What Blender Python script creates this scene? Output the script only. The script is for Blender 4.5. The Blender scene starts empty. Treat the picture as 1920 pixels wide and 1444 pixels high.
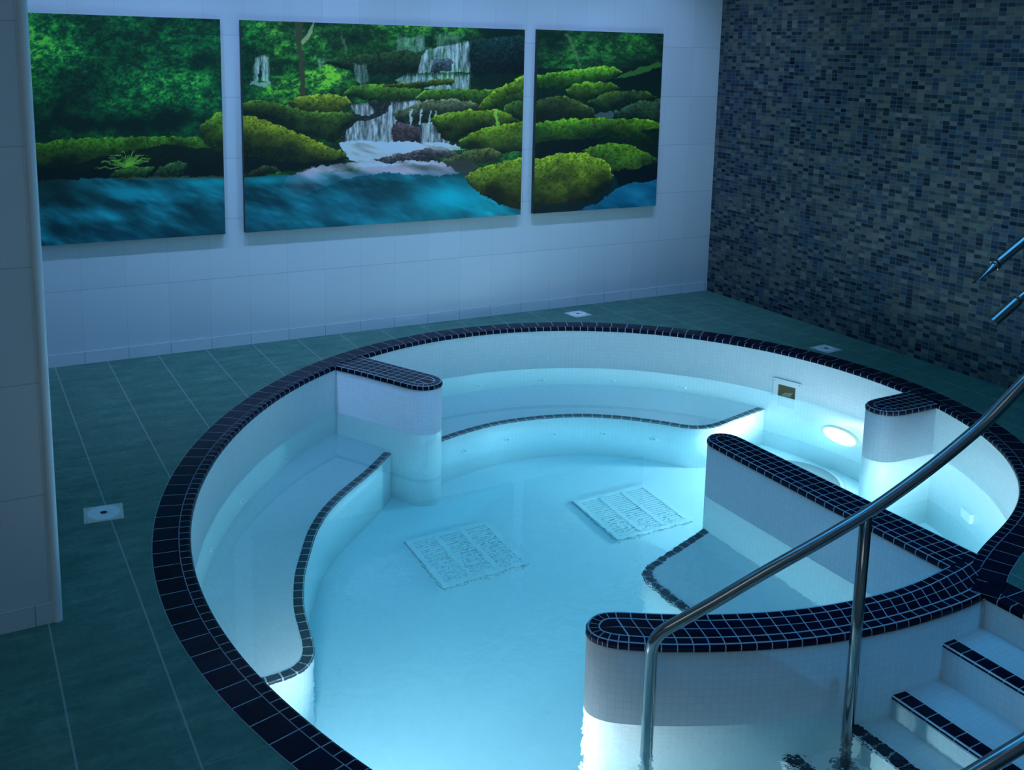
import bpy, bmesh, math, random
import numpy as np
from mathutils import Vector, Matrix
from mathutils.geometry import tessellate_polygon

random.seed(4)
rng = np.random.default_rng(7)
S = bpy.context.scene
C = S.collection

# ------------------------------------------------------------------ camera
F_PX, PY = 1922.37, 431.46
FWD = Vector((0.48105, 0.85960, -0.17228))
RGT = Vector((0.87433, -0.48482, 0.02230))
UP = Vector((0.06435, 0.16136, 0.98480))
cam = bpy.data.cameras.new('camera')
cam.sensor_fit = 'HORIZONTAL'; cam.sensor_width = 36.0
cam.lens = F_PX / 1920.0 * 36.0
cam.shift_y = -(722.0 - PY) / 1920.0
cam.clip_start = 0.05
cam_o = bpy.data.objects.new('camera', cam)
cam_o.matrix_world = Matrix(((RGT.x, UP.x, -FWD.x, 0.0), (RGT.y, UP.y, -FWD.y, 0.0),
                             (RGT.z, UP.z, -FWD.z, 1.95), (0, 0, 0, 1)))
C.objects.link(cam_o)
S.camera = cam_o

# ------------------------------------------------------------------ world, lights, exposure
S.view_settings.view_transform = 'Standard'
S.view_settings.look = 'None'
S.view_settings.exposure = 0.22
S.view_settings.gamma = 1.0
S.view_settings.use_curve_mapping = False
S.cycles.max_bounces = 14
S.cycles.diffuse_bounces = 7
S.cycles.glossy_bounces = 5
S.cycles.transmission_bounces = 10
S.cycles.transparent_max_bounces = 8
S.cycles.volume_bounces = 2
S.cycles.caustics_reflective = True
S.cycles.caustics_refractive = True
S.cycles.blur_glossy = 1.0
S.cycles.sample_clamp_indirect = 6.0
S.cycles.use_denoising = True
w = bpy.data.worlds.new('world'); S.world = w
w.use_nodes = True
w.node_tree.nodes['Background'].inputs['Color'].default_value = (0.05, 0.09, 0.16, 1)
w.node_tree.nodes['Background'].inputs['Strength'].default_value = 0.2

LENS_EMIT = 245.0            # underwater lamps
LENS_COLOR = (1.0, 0.95, 0.97)
CEIL_Z = 3.6

def area_light(name, loc, size, size_y, power, color, rot=(0, 0, 0), spread=math.pi):
    l = bpy.data.lights.new(name, 'AREA'); l.shape = 'RECTANGLE'; l.size = size; l.size_y = size_y
    l.energy = power; l.color = color; l.spread = spread
    o = bpy.data.objects.new(name, l); o.location = loc; o.rotation_euler = rot; C.objects.link(o)
    return o
# blue spots washing the lower picture wall, small blue downlights, added fill: a broad blue panel and a dim neutral one
WASH_X = [0.75, 1.75, 2.75, 3.75, 4.75]
for wx_ in WASH_X:
    l_ = bpy.data.lights.new('wall_wash_light', 'SPOT'); l_.energy = 88.0; l_.color = (0.27, 0.50, 1.0)
    l_.spot_size = math.radians(78); l_.spot_blend = 1.0; l_.shadow_soft_size = 0.05
    o_ = bpy.data.objects.new('wall_wash_light', l_); C.objects.link(o_)
    o_.location = (wx_, 5.42, CEIL_Z - 0.06)
    o_.rotation_euler = (Vector((wx_, 6.50, 0.42)) - o_.location).to_track_quat('-Z', 'Y').to_euler()
DOWNLIGHTS = [(1.2, 1.1), (3.6, 1.1), (4.6, 3.4), (1.5, 4.5)]
for dx_, dy_ in DOWNLIGHTS:
    area_light('downlight_light', (dx_, dy_, CEIL_Z - 0.05), 0.16, 0.16, 2.0, (0.03, 0.36, 1.0))
area_light('pool_fill_light', (2.8, 2.8, CEIL_Z - 0.05), 2.6, 2.6, 27.0, (0.04, 0.42, 1.0), spread=math.radians(135))  # added broad blue fill, brightens the benches through the water
area_light('neutral_fill_light', (-0.4, 0.2, CEIL_Z - 0.05), 1.6, 1.6, 6.0, (0.85, 0.96, 1.0))  # added neutral fill above the camera, not a known lamp

# ------------------------------------------------------------------ helpers
def link(name, me, mats, parent=None, kind=None):
    o = bpy.data.objects.new(name, me)
    C.objects.link(o)
    for m in (mats if isinstance(mats, (list, tuple)) else [mats]):
        me.materials.append(m)
    if parent is not None: o.parent = parent
    if kind: o['kind'] = kind
    return o

def tag(o, label, cat, group=None, kind=None):
    o['label'] = label; o['category'] = cat
    if group: o['group'] = group
    if kind: o['kind'] = kind
    return o

def thing(name, label, cat, loc=(0, 0, 0), group=None):
    o = bpy.data.objects.new(name, None); C.objects.link(o)
    o.empty_display_size = 0.1
    o.location = loc
    return tag(o, label, cat, group)

class MB:
    """collects faces with material index and uv"""
    def __init__(s): s.v = []; s.f = []; s.m = []; s.uv = []; s.sm = []
    def vert(s, p): s.v.append(tuple(p)); return len(s.v) - 1
    def face(s, idx, m=0, uv=None, smooth=False):
        s.f.append(tuple(idx)); s.m.append(m); s.uv.append(uv); s.sm.append(smooth)
    def quad(s, a, b, c, d, m=0, uv=None, smooth=False):
        i = len(s.v); s.v += [tuple(a), tuple(b), tuple(c), tuple(d)]
        s.face((i, i+1, i+2, i+3), m, uv, smooth)
    def box(s, lo, hi, m=0):
        x0, y0, z0 = lo; x1, y1, z1 = hi
        i = len(s.v)
        s.v += [(x0,y0,z0),(x1,y0,z0),(x1,y1,z0),(x0,y1,z0),(x0,y0,z1),(x1,y0,z1),(x1,y1,z1),(x0,y1,z1)]
        for q in ((3,2,1,0),(4,5,6,7),(0,1,5,4),(1,2,6,5),(2,3,7,6),(3,0,4,7)):
            s.face([i+k for k in q], m)
    def grid(s, rows, m=0, closed_u=False, uvs=None, smooth=True):
        """rows: list of equal length lists of points"""
        i = len(s.v); n = len(rows[0])
        for r in rows: s.v += [tuple(p) for p in r]
        for a in range(len(rows) - 1):
            for b in range(n if closed_u else n - 1):
                b2 = (b + 1) % n
                uv = None
                if uvs: uv = [uvs[a][b], uvs[a][b2], uvs[a+1][b2], uvs[a+1][b]]
                s.face((i+a*n+b, i+a*n+b2, i+(a+1)*n+b2, i+(a+1)*n+b), m, uv, smooth)
        return i
    def build(s, name, mats, parent=None, kind=None, loc=None):
        me = bpy.data.meshes.new(name)
        vs = s.v
        if loc is not None: vs = [(x-loc[0], y-loc[1], z-loc[2]) for x, y, z in vs]
        me.from_pydata(vs, [], s.f)
        uvl = me.uv_layers.new(name='UVMap')
        co = np.zeros((len(me.loops), 2), np.float32); k = 0
        for f, uv in zip(s.f, s.uv):
            if uv is not None:
                for t in range(len(f)): co[k+t] = uv[t]
            k += len(f)
        uvl.data.foreach_set('uv', co.ravel())
        me.polygons.foreach_set('material_index', s.m)
        me.polygons.foreach_set('use_smooth', s.sm)
        me.update()
        o = link(name, me, mats, parent, kind)
        return o

def np_poly(pts): return np.array(pts, float)

def resample(pts, step, closed=False):
    """Catmull-Rom then arc-length resample"""
    P = np_poly(pts); n = len(P); out = []
    rngk = range(n if closed else n - 1)
    for i in rngk:
        if closed: p0, p1, p2, p3 = P[(i-1) % n], P[i], P[(i+1) % n], P[(i+2) % n]
        else: p0, p1, p2, p3 = P[max(i-1, 0)], P[i], P[i+1], P[min(i+2, n-1)]
        for t in np.linspace(0, 1, 14, endpoint=False):
            out.append(0.5*((2*p1)+(-p0+p2)*t+(2*p0-5*p1+4*p2-p3)*t*t+(-p0+3*p1-3*p2+p3)*t**3))
    out.append(P[0] if closed else P[-1])
    return arclen(np.array(out), step)

def arclen(Q, step):
    d = np.r_[0, np.cumsum(np.linalg.norm(np.diff(Q, axis=0), axis=1))]
    n = max(2, int(round(d[-1]/step)) + 1)
    s = np.linspace(0, d[-1], n)
    return np.stack([np.interp(s, d, Q[:, k]) for k in range(Q.shape[1])], 1)

class Curve:
    """plan polyline, open side (pool) on the LEFT of travel"""
    def __init__(s, pts):
        s.p = np_poly(pts)
        s.d = np.r_[0, np.cumsum(np.linalg.norm(np.diff(s.p, axis=0), axis=1))]
        s.L = s.d[-1]
        t = np.gradient(s.p, axis=0); t /= np.linalg.norm(t, axis=1)[:, None]
        s.n = np.c_[t[:, 1], -t[:, 0]]            # to the right of travel = into the solid
    def at(s, u, off=0.0):
        u = np.clip(u, 0, s.L)
        x = np.interp(u, s.d, s.p[:, 0]); y = np.interp(u, s.d, s.p[:, 1])
        nx = np.interp(u, s.d, s.n[:, 0]); ny = np.interp(u, s.d, s.n[:, 1])
        l = math.hypot(nx, ny)
        return (x + nx/l*off, y + ny/l*off)

# ------------------------------------------------------------------ materials
def mat(name):
    m = bpy.data.materials.new(name); m.use_nodes = True
    nt = m.node_tree
    b = nt.nodes['Principled BSDF']
    return m, nt, b

def nd(nt, t, **kw):
    n = nt.nodes.new(t)
    for k, v in kw.items():
        if k.startswith('i_'):
            key = k[2:]
            key = int(key) if key.isdigit() else key.replace('_', ' ')
            n.inputs[key].default_value = v
        else: setattr(n, k, v)
    return n

def math_n(nt, op, a=None, b=None, c=None):
    n = nt.nodes.new('ShaderNodeMath'); n.operation = op
    for i, x in enumerate((a, b, c)):
        if x is None: continue
        if isinstance(x, (int, float)): n.inputs[i].default_value = x
        else: nt.links.new(x, n.inputs[i])
    return n.outputs[0]

def mix_col(nt, fac, a, b, blend='MIX'):
    n = nt.nodes.new('ShaderNodeMix'); n.data_type = 'RGBA'; n.blend_type = blend
    for sock, x in ((n.inputs[0], fac), (n.inputs[6], a), (n.inputs[7], b)):
        if isinstance(x, (int, float)): sock.default_value = x
        elif isinstance(x, tuple): sock.default_value = x if len(x) == 4 else (*x, 1)
        else: nt.links.new(x, sock)
    return n.outputs[2]

def ramp(nt, fac, stops, interp='LINEAR'):
    n = nt.nodes.new('ShaderNodeValToRGB'); n.color_ramp.interpolation = interp
    e = n.color_ramp.elements
    while len(e) < len(stops): e.new(0.5)
    for k, (p, c) in enumerate(stops):
        e[k].position = p; e[k].color = (*c, 1) if len(c) == 3 else c
    nt.links.new(fac, n.inputs[0])
    return n.outputs[0]

def grid_lines(nt, co, pitch, half, phase=0.0, soft=0.0006):
    """1 on a joint line, 0 inside the tile, for one coordinate"""
    u = math_n(nt, 'ADD', co, -phase)
    u = math_n(nt, 'DIVIDE', u, pitch)
    fr = math_n(nt, 'FRACT', u)
    d = math_n(nt, 'ABSOLUTE', math_n(nt, 'ADD', fr, -0.5))
    d = math_n(nt, 'MULTIPLY', math_n(nt, 'SUBTRACT', 0.5, d), pitch)       # distance to joint
    n = nt.nodes.new('ShaderNodeMapRange'); n.clamp = True
    nt.links.new(d, n.inputs[0])
    n.inputs[1].default_value = half; n.inputs[2].default_value = half + soft
    n.inputs[3].default_value = 1; n.inputs[4].default_value = 0
    cell = math_n(nt, 'FLOOR', u)
    return n.outputs[0], cell

def coords(nt, kind='Object'):
    tc = nt.nodes.new('ShaderNodeTexCoord')
    sp = nt.nodes.new('ShaderNodeSeparateXYZ')
    nt.links.new(tc.outputs[kind], sp.inputs[0])
    return tc.outputs[kind], sp.outputs

def plain(name, col, rough=0.5, metal=0.0, spec=0.5):
    m, nt, b = mat(name)
    b.inputs['Base Color'].default_value = (*col, 1)
    b.inputs['Roughness'].default_value = rough
    b.inputs['Metallic'].default_value = metal
    b.inputs['Specular IOR Level'].default_value = spec
    return m

def bump(nt, b, height, strength=0.3, dist=0.01):
    bp = nt.nodes.new('ShaderNodeBump'); bp.inputs['Strength'].default_value = strength
    bp.inputs['Distance'].default_value = dist
    nt.links.new(height, bp.inputs['Height']); nt.links.new(bp.outputs[0], b.inputs['Normal'])

def wall_tile_mat(name, ax, px, pz, phx, phz, vstr=0.20, hstr=0.42):
    m, nt, b = mat(name)
    _, o = coords(nt)
    lx, cx = grid_lines(nt, o[ax], px, 0.0009, phx, 0.0012)
    lz, cz = grid_lines(nt, o['Z'], pz, 0.0011, phz, 0.0014)
    wn = nd(nt, 'ShaderNodeTexWhiteNoise', noise_dimensions='2D')
    cb = nt.nodes.new('ShaderNodeCombineXYZ'); nt.links.new(cx, cb.inputs[0]); nt.links.new(cz, cb.inputs[1])
    nt.links.new(cb.outputs[0], wn.inputs['Vector'])
    base = mix_col(nt, wn.outputs['Value'], (0.74, 0.76, 0.78), (0.79, 0.80, 0.82))
    g = math_n(nt, 'MAXIMUM', math_n(nt, 'MULTIPLY', lx, vstr), math_n(nt, 'MULTIPLY', lz, hstr))
    col = mix_col(nt, g, base, (0.20, 0.24, 0.30))
    nt.links.new(col, b.inputs['Base Color'])
    b.inputs['Roughness'].default_value = 0.38
    b.inputs['Specular IOR Level'].default_value = 0.35
    return m

M = {}
M['wall_tile'] = wall_tile_mat('white_wall_tile', 'X', 0.2553, 0.386, 0.6849, 0.077)
M['pillar_tile'] = wall_tile_mat('pillar_tile', 'X', 0.40, 0.386, 0.62, 0.077, 0.2, 0.4)
M['side_tile'] = wall_tile_mat('side_wall_tile', 'Y', 0.2553, 0.386, 0.0, 0.077)
M['skirting'] = wall_tile_mat('skirting_tile', 'X', 0.2553, 5.0, 0.6849, 0.5, 0.8, 0.0)
M['ceiling'] = plain('ceiling_paint', (0.55, 0.57, 0.6), 0.8)
M['trim'] = plain('corner_trim', (0.95, 0.96, 0.97), 0.2)

def mosaic_wall():
    m, nt, b = mat('blue_glass_mosaic')
    vec, o = coords(nt)
    PH, PV = 0.0533, 0.0267
    ly, cy = grid_lines(nt, o['Y'], PH, 0.0013, 0.0, 0.001)
    lz, cz = grid_lines(nt, o['Z'], PV, 0.0011, 0.0, 0.001)
    cb = nt.nodes.new('ShaderNodeCombineXYZ'); nt.links.new(cy, cb.inputs[0]); nt.links.new(cz, cb.inputs[1])
    wn = nd(nt, 'ShaderNodeTexWhiteNoise', noise_dimensions='2D'); nt.links.new(cb.outputs[0], wn.inputs['Vector'])
    # drifts of bluer and of browner pieces
    nz = nd(nt, 'ShaderNodeTexNoise', i_Scale=2.4, i_Detail=2.0); nt.links.new(vec, nz.inputs['Vector'])
    blue = ramp(nt, wn.outputs['Value'], [(0.0, (0.004, 0.008, 0.022)), (0.25, (0.010, 0.022, 0.050)), (0.45, (0.026, 0.055, 0.095)),
                                         (0.68, (0.055, 0.085, 0.115)), (0.90, (0.078, 0.100, 0.112)), (1.0, (0.125, 0.145, 0.150))])
    brown = ramp(nt, wn.outputs['Value'], [(0.0, (0.008, 0.014, 0.026)), (0.25, (0.044, 0.062, 0.070)), (0.5, (0.105, 0.112, 0.098)),
                                          (0.8, (0.140, 0.140, 0.115)), (1.0, (0.200, 0.195, 0.170))])
    f = ramp(nt, nz.outputs['Fac'], [(0.36, (0, 0, 0)), (0.60, (1, 1, 1))])
    wn2 = nd(nt, 'ShaderNodeTexWhiteNoise', noise_dimensions='3D')
    cb2 = nt.nodes.new('ShaderNodeCombineXYZ'); nt.links.new(cy, cb2.inputs[0]); nt.links.new(cz, cb2.inputs[1]); cb2.inputs[2].default_value = 5.3
    nt.links.new(cb2.outputs[0], wn2.inputs['Vector'])
    f2 = math_n(nt, 'GREATER_THAN', math_n(nt, 'ADD', math_n(nt, 'MULTIPLY', f, 0.75), 0.1), wn2.outputs['Value'])
    col = mix_col(nt, f2, blue, brown)
    g = math_n(nt, 'MAXIMUM', ly, lz)
    col = mix_col(nt, math_n(nt, 'MULTIPLY', g, 0.85), col, (0.125, 0.165, 0.185))
    nt.links.new(col, b.inputs['Base Color'])
    r = math_n(nt, 'ADD', math_n(nt, 'MULTIPLY', wn2.outputs['Value'], 0.25), 0.22)
    nt.links.new(math_n(nt, 'MAXIMUM', r, math_n(nt, 'MULTIPLY', g, 0.7)), b.inputs['Roughness'])
    b.inputs['Specular IOR Level'].default_value = 0.3
    return m
M['mosaic'] = mosaic_wall()

def floor_mat():
    m, nt, b = mat('green_slate_tile')
    vec, o = coords(nt)
    lx, cx = grid_lines(nt, o['X'], 0.30, 0.0022, 0.213, 0.0015)
    ly, cy = grid_lines(nt, o['Y'], 0.30, 0.0014, 0.19, 0.0015)
    cb = nt.nodes.new('ShaderNodeCombineXYZ'); nt.links.new(cx, cb.inputs[0]); nt.links.new(cy, cb.inputs[1])
    wn = nd(nt, 'ShaderNodeTexWhiteNoise', noise_dimensions='2D'); nt.links.new(cb.outputs[0], wn.inputs['Vector'])
    mp = nt.nodes.new('ShaderNodeMapping'); mp.inputs['Scale'].default_value = (5.0, 11.0, 5.0); nt.links.new(vec, mp.inputs['Vector'])
    n1 = nd(nt, 'ShaderNodeTexNoise', i_Scale=1.0, i_Detail=7.0, i_Roughness=0.65); nt.links.new(mp.outputs[0], n1.inputs['Vector'])
    n2 = nd(nt, 'ShaderNodeTexNoise', i_Scale=38.0, i_Detail=5.0, i_Roughness=0.7); nt.links.new(vec, n2.inputs['Vector'])
    c1 = ramp(nt, n1.outputs['Fac'], [(0.30, (0.060, 0.180, 0.140)), (0.50, (0.105, 0.275, 0.215)), (0.70, (0.190, 0.380, 0.290))])
    c2 = mix_col(nt, math_n(nt, 'MULTIPLY', n2.outputs['Fac'], 0.85), c1, (0.022, 0.075, 0.060))
    c3 = mix_col(nt, math_n(nt, 'MULTIPLY', wn.outputs['Value'], 0.22), c2, (0.12, 0.19, 0.15))
    dk = mix_col(nt, math_n(nt, 'MULTIPLY', ly, 0.45), c3, (0.22, 0.26, 0.24))
    col = mix_col(nt, math_n(nt, 'MULTIPLY', lx, 0.75), dk, (0.34, 0.37, 0.35))
    nt.links.new(col, b.inputs['Base Color'])
    b.inputs['Roughness'].default_value = 0.62
    b.inputs['Specular IOR Level'].default_value = 0.25
    bump(nt, b, n2.outputs['Fac'], 0.12, 0.004)
    return m
M['floor'] = floor_mat()

def pool_mosaic(name='white_pool_mosaic', contrast=0.15, pitch=0.0272, base=(0.78, 0.80, 0.80)):
    m, nt, b = mat(name)
    _, o = coords(nt, 'UV')
    lu, cu = grid_lines(nt, o[0], pitch, 0.0009, 0.0, 0.0012)
    lv, cv = grid_lines(nt, o[1], pitch, 0.0009, 0.0, 0.0012)
    cb = nt.nodes.new('ShaderNodeCombineXYZ'); nt.links.new(cu, cb.inputs[0]); nt.links.new(cv, cb.inputs[1])
    wn = nd(nt, 'ShaderNodeTexWhiteNoise', noise_dimensions='2D'); nt.links.new(cb.outputs[0], wn.inputs['Vector'])
    c = mix_col(nt, wn.outputs['Value'], tuple(0.96*x for x in base), base)
    g = math_n(nt, 'MULTIPLY', math_n(nt, 'MAXIMUM', lu, lv), contrast)
    col = mix_col(nt, g, c, (0.30, 0.36, 0.42))
    nt.links.new(col, b.inputs['Base Color'])
    b.inputs['Roughness'].default_value = 0.35
    b.inputs['Specular IOR Level'].default_value = 0.3
    return m
M['pool'] = pool_mosaic()
M['pool_faint'] = pool_mosaic('white_pool_floor_mosaic', 0.10)

def navy_tile():
    m, nt, b = mat('navy_glazed_tile')
    vec, o = coords(nt)
    n = nd(nt, 'ShaderNodeTexNoise', i_Scale=9.0, i_Detail=3.0); nt.links.new(vec, n.inputs['Vector'])
    c = ramp(nt, n.outputs['Fac'], [(0.35, (0.0035, 0.004, 0.014)), (0.7, (0.007, 0.008, 0.028))])
    nt.links.new(c, b.inputs['Base Color'])
    b.inputs['Roughness'].default_value = 0.22
    b.inputs['Specular IOR Level'].default_value = 0.10
    return m
M['navy'] = navy_tile()
M['edge_tile'] = plain('charcoal_edge_tile', (0.028, 0.030, 0.042), 0.35, 0, 0.3)
M['grout'] = plain('pale_grout', (0.42, 0.47, 0.52), 0.8, 0, 0.2)
M['white_plastic'] = plain('white_plastic', (0.80, 0.81, 0.80), 0.35)
M['cream_plastic'] = plain('cream_plastic', (0.62, 0.60, 0.50), 0.45)
M['throat_shade'] = plain('throat_shade_brown', (0.085, 0.072, 0.030), 0.5)  # brown plastic, darkened to stand in for the shaded depth of the skimmer opening
M['flap'] = plain('skimmer_flap', (0.26, 0.23, 0.13), 0.5)
M['grey_plastic'] = plain('grey_plastic', (0.36, 0.38, 0.40), 0.5)
M['lamp_ring'] = plain('lamp_ring_cream', (0.80, 0.66, 0.48), 0.4)
M['lid'] = plain('lid_grey', (0.20, 0.21, 0.22), 0.6)
M['dark'] = plain('dark_hole', (0.01, 0.012, 0.015), 0.6)
M['canvas_side'] = plain('canvas_side', (0.03, 0.055, 0.05), 0.7)

def steel():
    m, nt, b = mat('stainless_steel')
    vec, o = coords(nt)
    n = nd(nt, 'ShaderNodeTexNoise', i_Scale=30.0, i_Detail=3.0); nt.links.new(vec, n.inputs['Vector'])
    b.inputs['Base Color'].default_value = (0.30, 0.31, 0.32, 1)
    b.inputs['Metallic'].default_value = 1.0
    nt.links.new(math_n(nt, 'ADD', math_n(nt, 'MULTIPLY', n.outputs['Fac'], 0.14), 0.10), b.inputs['Roughness'])
    return m
M['steel'] = steel()

def lens_mat():
    m = bpy.data.materials.new('lamp_lens'); m.use_nodes = True
    nt = m.node_tree; nt.nodes.clear()
    e = nt.nodes.new('ShaderNodeEmission'); out = nt.nodes.new('ShaderNodeOutputMaterial')
    e.inputs[0].default_value = (*LENS_COLOR, 1); e.inputs[1].default_value = LENS_EMIT
    nt.links.new(e.outputs[0], out.inputs[0])
    return m
M['lens'] = lens_mat()

def water_mat():
    m = bpy.data.materials.new('pool_water'); m.use_nodes = True
    nt = m.node_tree; nt.nodes.clear()
    out = nt.nodes.new('ShaderNodeOutputMaterial')
    g = nt.nodes.new('ShaderNodeBsdfGlass'); g.inputs['IOR'].default_value = 1.333
    g.inputs['Roughness'].default_value = 0.0
    vec, o = coords(nt)
    # ripples only where the water is stirred, near the entry steps
    d = nt.nodes.new('ShaderNodeVectorMath'); d.operation = 'DISTANCE'
    nt.links.new(vec, d.inputs[0]); d.inputs[1].default_value = (2.2, 2.3, -0.302)
    mr = nt.nodes.new('ShaderNodeMapRange'); nt.links.new(d.outputs['Value'], mr.inputs[0])
    mr.inputs[1].default_value = 0.25; mr.inputs[2].default_value = 2.0; mr.inputs[3].default_value = 1.0; mr.inputs[4].default_value = 0.06
    n = nd(nt, 'ShaderNodeTexNoise', i_Scale=16.0, i_Detail=3.0, i_Roughness=0.55); nt.links.new(vec, n.inputs['Vector'])
    bp = nt.nodes.new('ShaderNodeBump'); bp.inputs['Distance'].default_value = 0.02
    nt.links.new(math_n(nt, 'MULTIPLY', math_n(nt, 'POWER', mr.outputs[0], 2.0), 0.50), bp.inputs['Strength'])
    nt.links.new(n.outputs['Fac'], bp.inputs['Height'])
    nt.links.new(bp.outputs[0], g.inputs['Normal'])
    va = nt.nodes.new('ShaderNodeVolumeAbsorption')
    va.inputs['Color'].default_value = (0.02, 0.80, 0.96, 1); va.inputs['Density'].default_value = 0.46
    nt.links.new(g.outputs[0], out.inputs['Surface']); vs = nt.nodes.new('ShaderNodeVolumeScatter')
    vs.inputs['Color'].default_value = (0.30, 0.80, 1.0, 1); vs.inputs['Density'].default_value = 0.07
    ad = nt.nodes.new('ShaderNodeAddShader'); nt.links.new(va.outputs[0], ad.inputs[0]); nt.links.new(vs.outputs[0], ad.inputs[1])
    nt.links.new(ad.outputs[0], out.inputs['Volume'])
    return m
M['water'] = water_mat()

# ------------------------------------------------------------------ plan data (metres)
RING = [(3.546,2.438),(3.629,2.471),(3.715,2.501),(3.804,2.531),(3.894,2.563),(3.984,2.599),(4.074,2.64),(4.163,2.687),(4.249,2.74),(4.333,2.799),(4.413,2.864),(4.489,2.936),(4.56,3.013),(4.626,3.095),(4.686,3.183),(4.741,3.274),(4.79,3.37),(4.833,3.469),(4.87,3.571),(4.902,3.675),(4.927,3.782),(4.947,3.89),(4.961,4.0),(4.969,4.111),(4.971,4.223),(4.967,4.335),(4.957,4.448),(4.941,4.56),(4.919,4.672),(4.891,4.783),(4.856,4.893),(4.816,5.002),(4.769,5.108),(4.716,5.212),(4.656,5.312),(4.591,5.41),(4.52,5.503),(4.442,5.592),(4.36,5.677),(4.272,5.755),(4.179,5.829),(4.081,5.895),(3.979,5.956),(3.874,6.009),(3.765,6.056),(3.654,6.095),(3.541,6.126),(3.426,6.15),(3.311,6.167),(3.195,6.176),(3.079,6.177),(2.964,6.172),(2.85,6.159),(2.738,6.139),(2.628,6.114),(2.52,6.082),(2.415,6.044),(2.314,6.002),(2.215,5.954),(2.12,5.902),(2.028,5.846),(1.94,5.786),(1.855,5.723),(1.774,5.658),(1.696,5.589),(1.621,5.518),(1.549,5.445),(1.481,5.369),(1.415,5.292),(1.352,5.213),(1.292,5.132),(1.234,5.049),(1.179,4.965),(1.126,4.878),(1.076,4.79),(1.029,4.699),(0.984,4.606),(0.942,4.511),(0.903,4.414),(0.867,4.314),(0.834,4.212),(0.805,4.107),(0.78,4.0),(0.759,3.89),(0.742,3.778),(0.73,3.664),(0.723,3.548),(0.721,3.43),(0.724,3.309),(0.733,3.187),(0.747,3.064),(0.767,2.939),(0.793,2.812),(0.825,2.685),(0.862,2.556),(0.906,2.425)]
NEAR = [(0.985,2.22),(1.09,2.0),(1.25,1.77),(1.47,1.54),(1.75,1.34),(2.08,1.19),(2.45,1.11),(2.85,1.09),(3.29,1.09)]
ST_X = 3.29                                   # head of the stairs
ring_c = Curve(resample([(3.235,2.290),(3.335,2.337),(3.44,2.392)] + RING + NEAR, 0.03))
stair_c = Curve(arclen(np_poly([(ST_X, 1.09), (ST_X, 2.27)]), 0.03))
FIN = [(3.42,2.238),(3.30,2.212),(3.167,2.200),(2.962,2.203),(2.785,2.219),(2.609,2.250),(2.449,2.291),(2.30,2.343),(2.15,2.407),(2.01,2.478),(1.90,2.548),(1.846,2.597),(1.824,2.645),(1.834,2.695),(1.872,2.734),(1.922,2.750),(1.985,2.731),(2.101,2.660),(2.213,2.599),(2.331,2.543),(2.475,2.486),(2.634,2.438),(2.815,2.404),(2.973,2.388),(3.135,2.390),(3.293,2.408),(3.38,2.420),(3.47,2.440)]
fin_c = Curve(resample(FIN, 0.02))
DIAG = [(3.339,2.40),(3.339,2.7),(3.339,3.0),(3.339,3.4),(3.340,3.7),(3.342,3.83),(3.356,3.885),(3.392,3.921),(3.438,3.932),(3.486,3.918),(3.518,3.875),(3.529,3.82),(3.531,3.6),(3.533,3.2),(3.535,2.8),(3.537,2.50),(3.54,2.40)]
diag_c = Curve(resample(DIAG, 0.02))
STUB_L = [(2.275,5.975),(2.340,5.835),(2.420,5.662),(2.492,5.508),(2.530,5.425),(2.536,5.352),(2.508,5.294),(2.452,5.258),(2.388,5.262),(2.335,5.302),(2.300,5.362),(2.228,5.512),(2.140,5.690),(2.045,5.862)]
stubl_c = Curve(resample(STUB_L, 0.02))
STUB_R = [(4.97,3.727),(4.85,3.727),(4.72,3.728),(4.62,3.735),(4.555,3.758),(4.518,3.802),(4.513,3.862),(4.540,3.915),(4.595,3.945),(4.68,3.956),(4.80,3.957),(4.97,3.962)]
stubr_c = Curve(resample(STUB_R, 0.02))
Z_FLOOR, Z_WATER, Z_BENCH, Z_NEAR = -1.338, -0.302, -0.673, -0.71
NOSE = 0.024

# ------------------------------------------------------------------ room shell
WX0, WX1, WY0, WY1 = -2.2, 5.554, -1.6, 6.548
def slab(name, lo, hi, m, kind='structure'):
    b = MB(); b.box(lo, hi); return b.build(name, m, None, kind)
slab('wall_back', (0.0, WY1, -0.05), (WX1 + 0.2, WY1 + 0.2, CEIL_Z), M['wall_tile'])
slab('wall_right', (WX1, WY0, -0.05), (WX1 + 0.2, WY1, CEIL_Z), M['mosaic'])
slab('wall_left', (WX0, 3.541, -0.05), (0.253, WY1 + 0.2, CEIL_Z), M['pillar_tile'])
slab('wall_side', (WX0 - 0.2, WY0, -0.05), (WX0, 3.541, CEIL_Z), M['side_tile'])
slab('wall_front', (WX0 - 0.2, WY0 - 0.2, -0.05), (WX1 + 0.2, WY0, CEIL_Z), M['wall_tile'])
slab('ceiling', (WX0 - 0.2, WY0 - 0.2, CEIL_Z), (WX1 + 0.2, WY1 + 0.2, CEIL_Z + 0.1), M['ceiling'])
slab('baseboard_back', (0.253, WY1 - 0.005, 0.0), (WX1, WY1, 0.0755), M['skirting'])
slab('baseboard_left', (WX0, 3.541 - 0.004, 0.0), (0.240, 3.541, 0.0755), M['skirting'])
# quarter-round tile trim on the pillar edge
b = MB(); rows = []
for z in (0.0, CEIL_Z):
    rows.append([(0.242 + 0.017*math.cos(a), 3.549 + 0.017*math.sin(a), z) for a in np.linspace(0, 2*math.pi, 20, endpoint=False)])
b.grid(rows, closed_u=True)
b.build('trim_1', M['trim'], None, 'structure')

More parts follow.
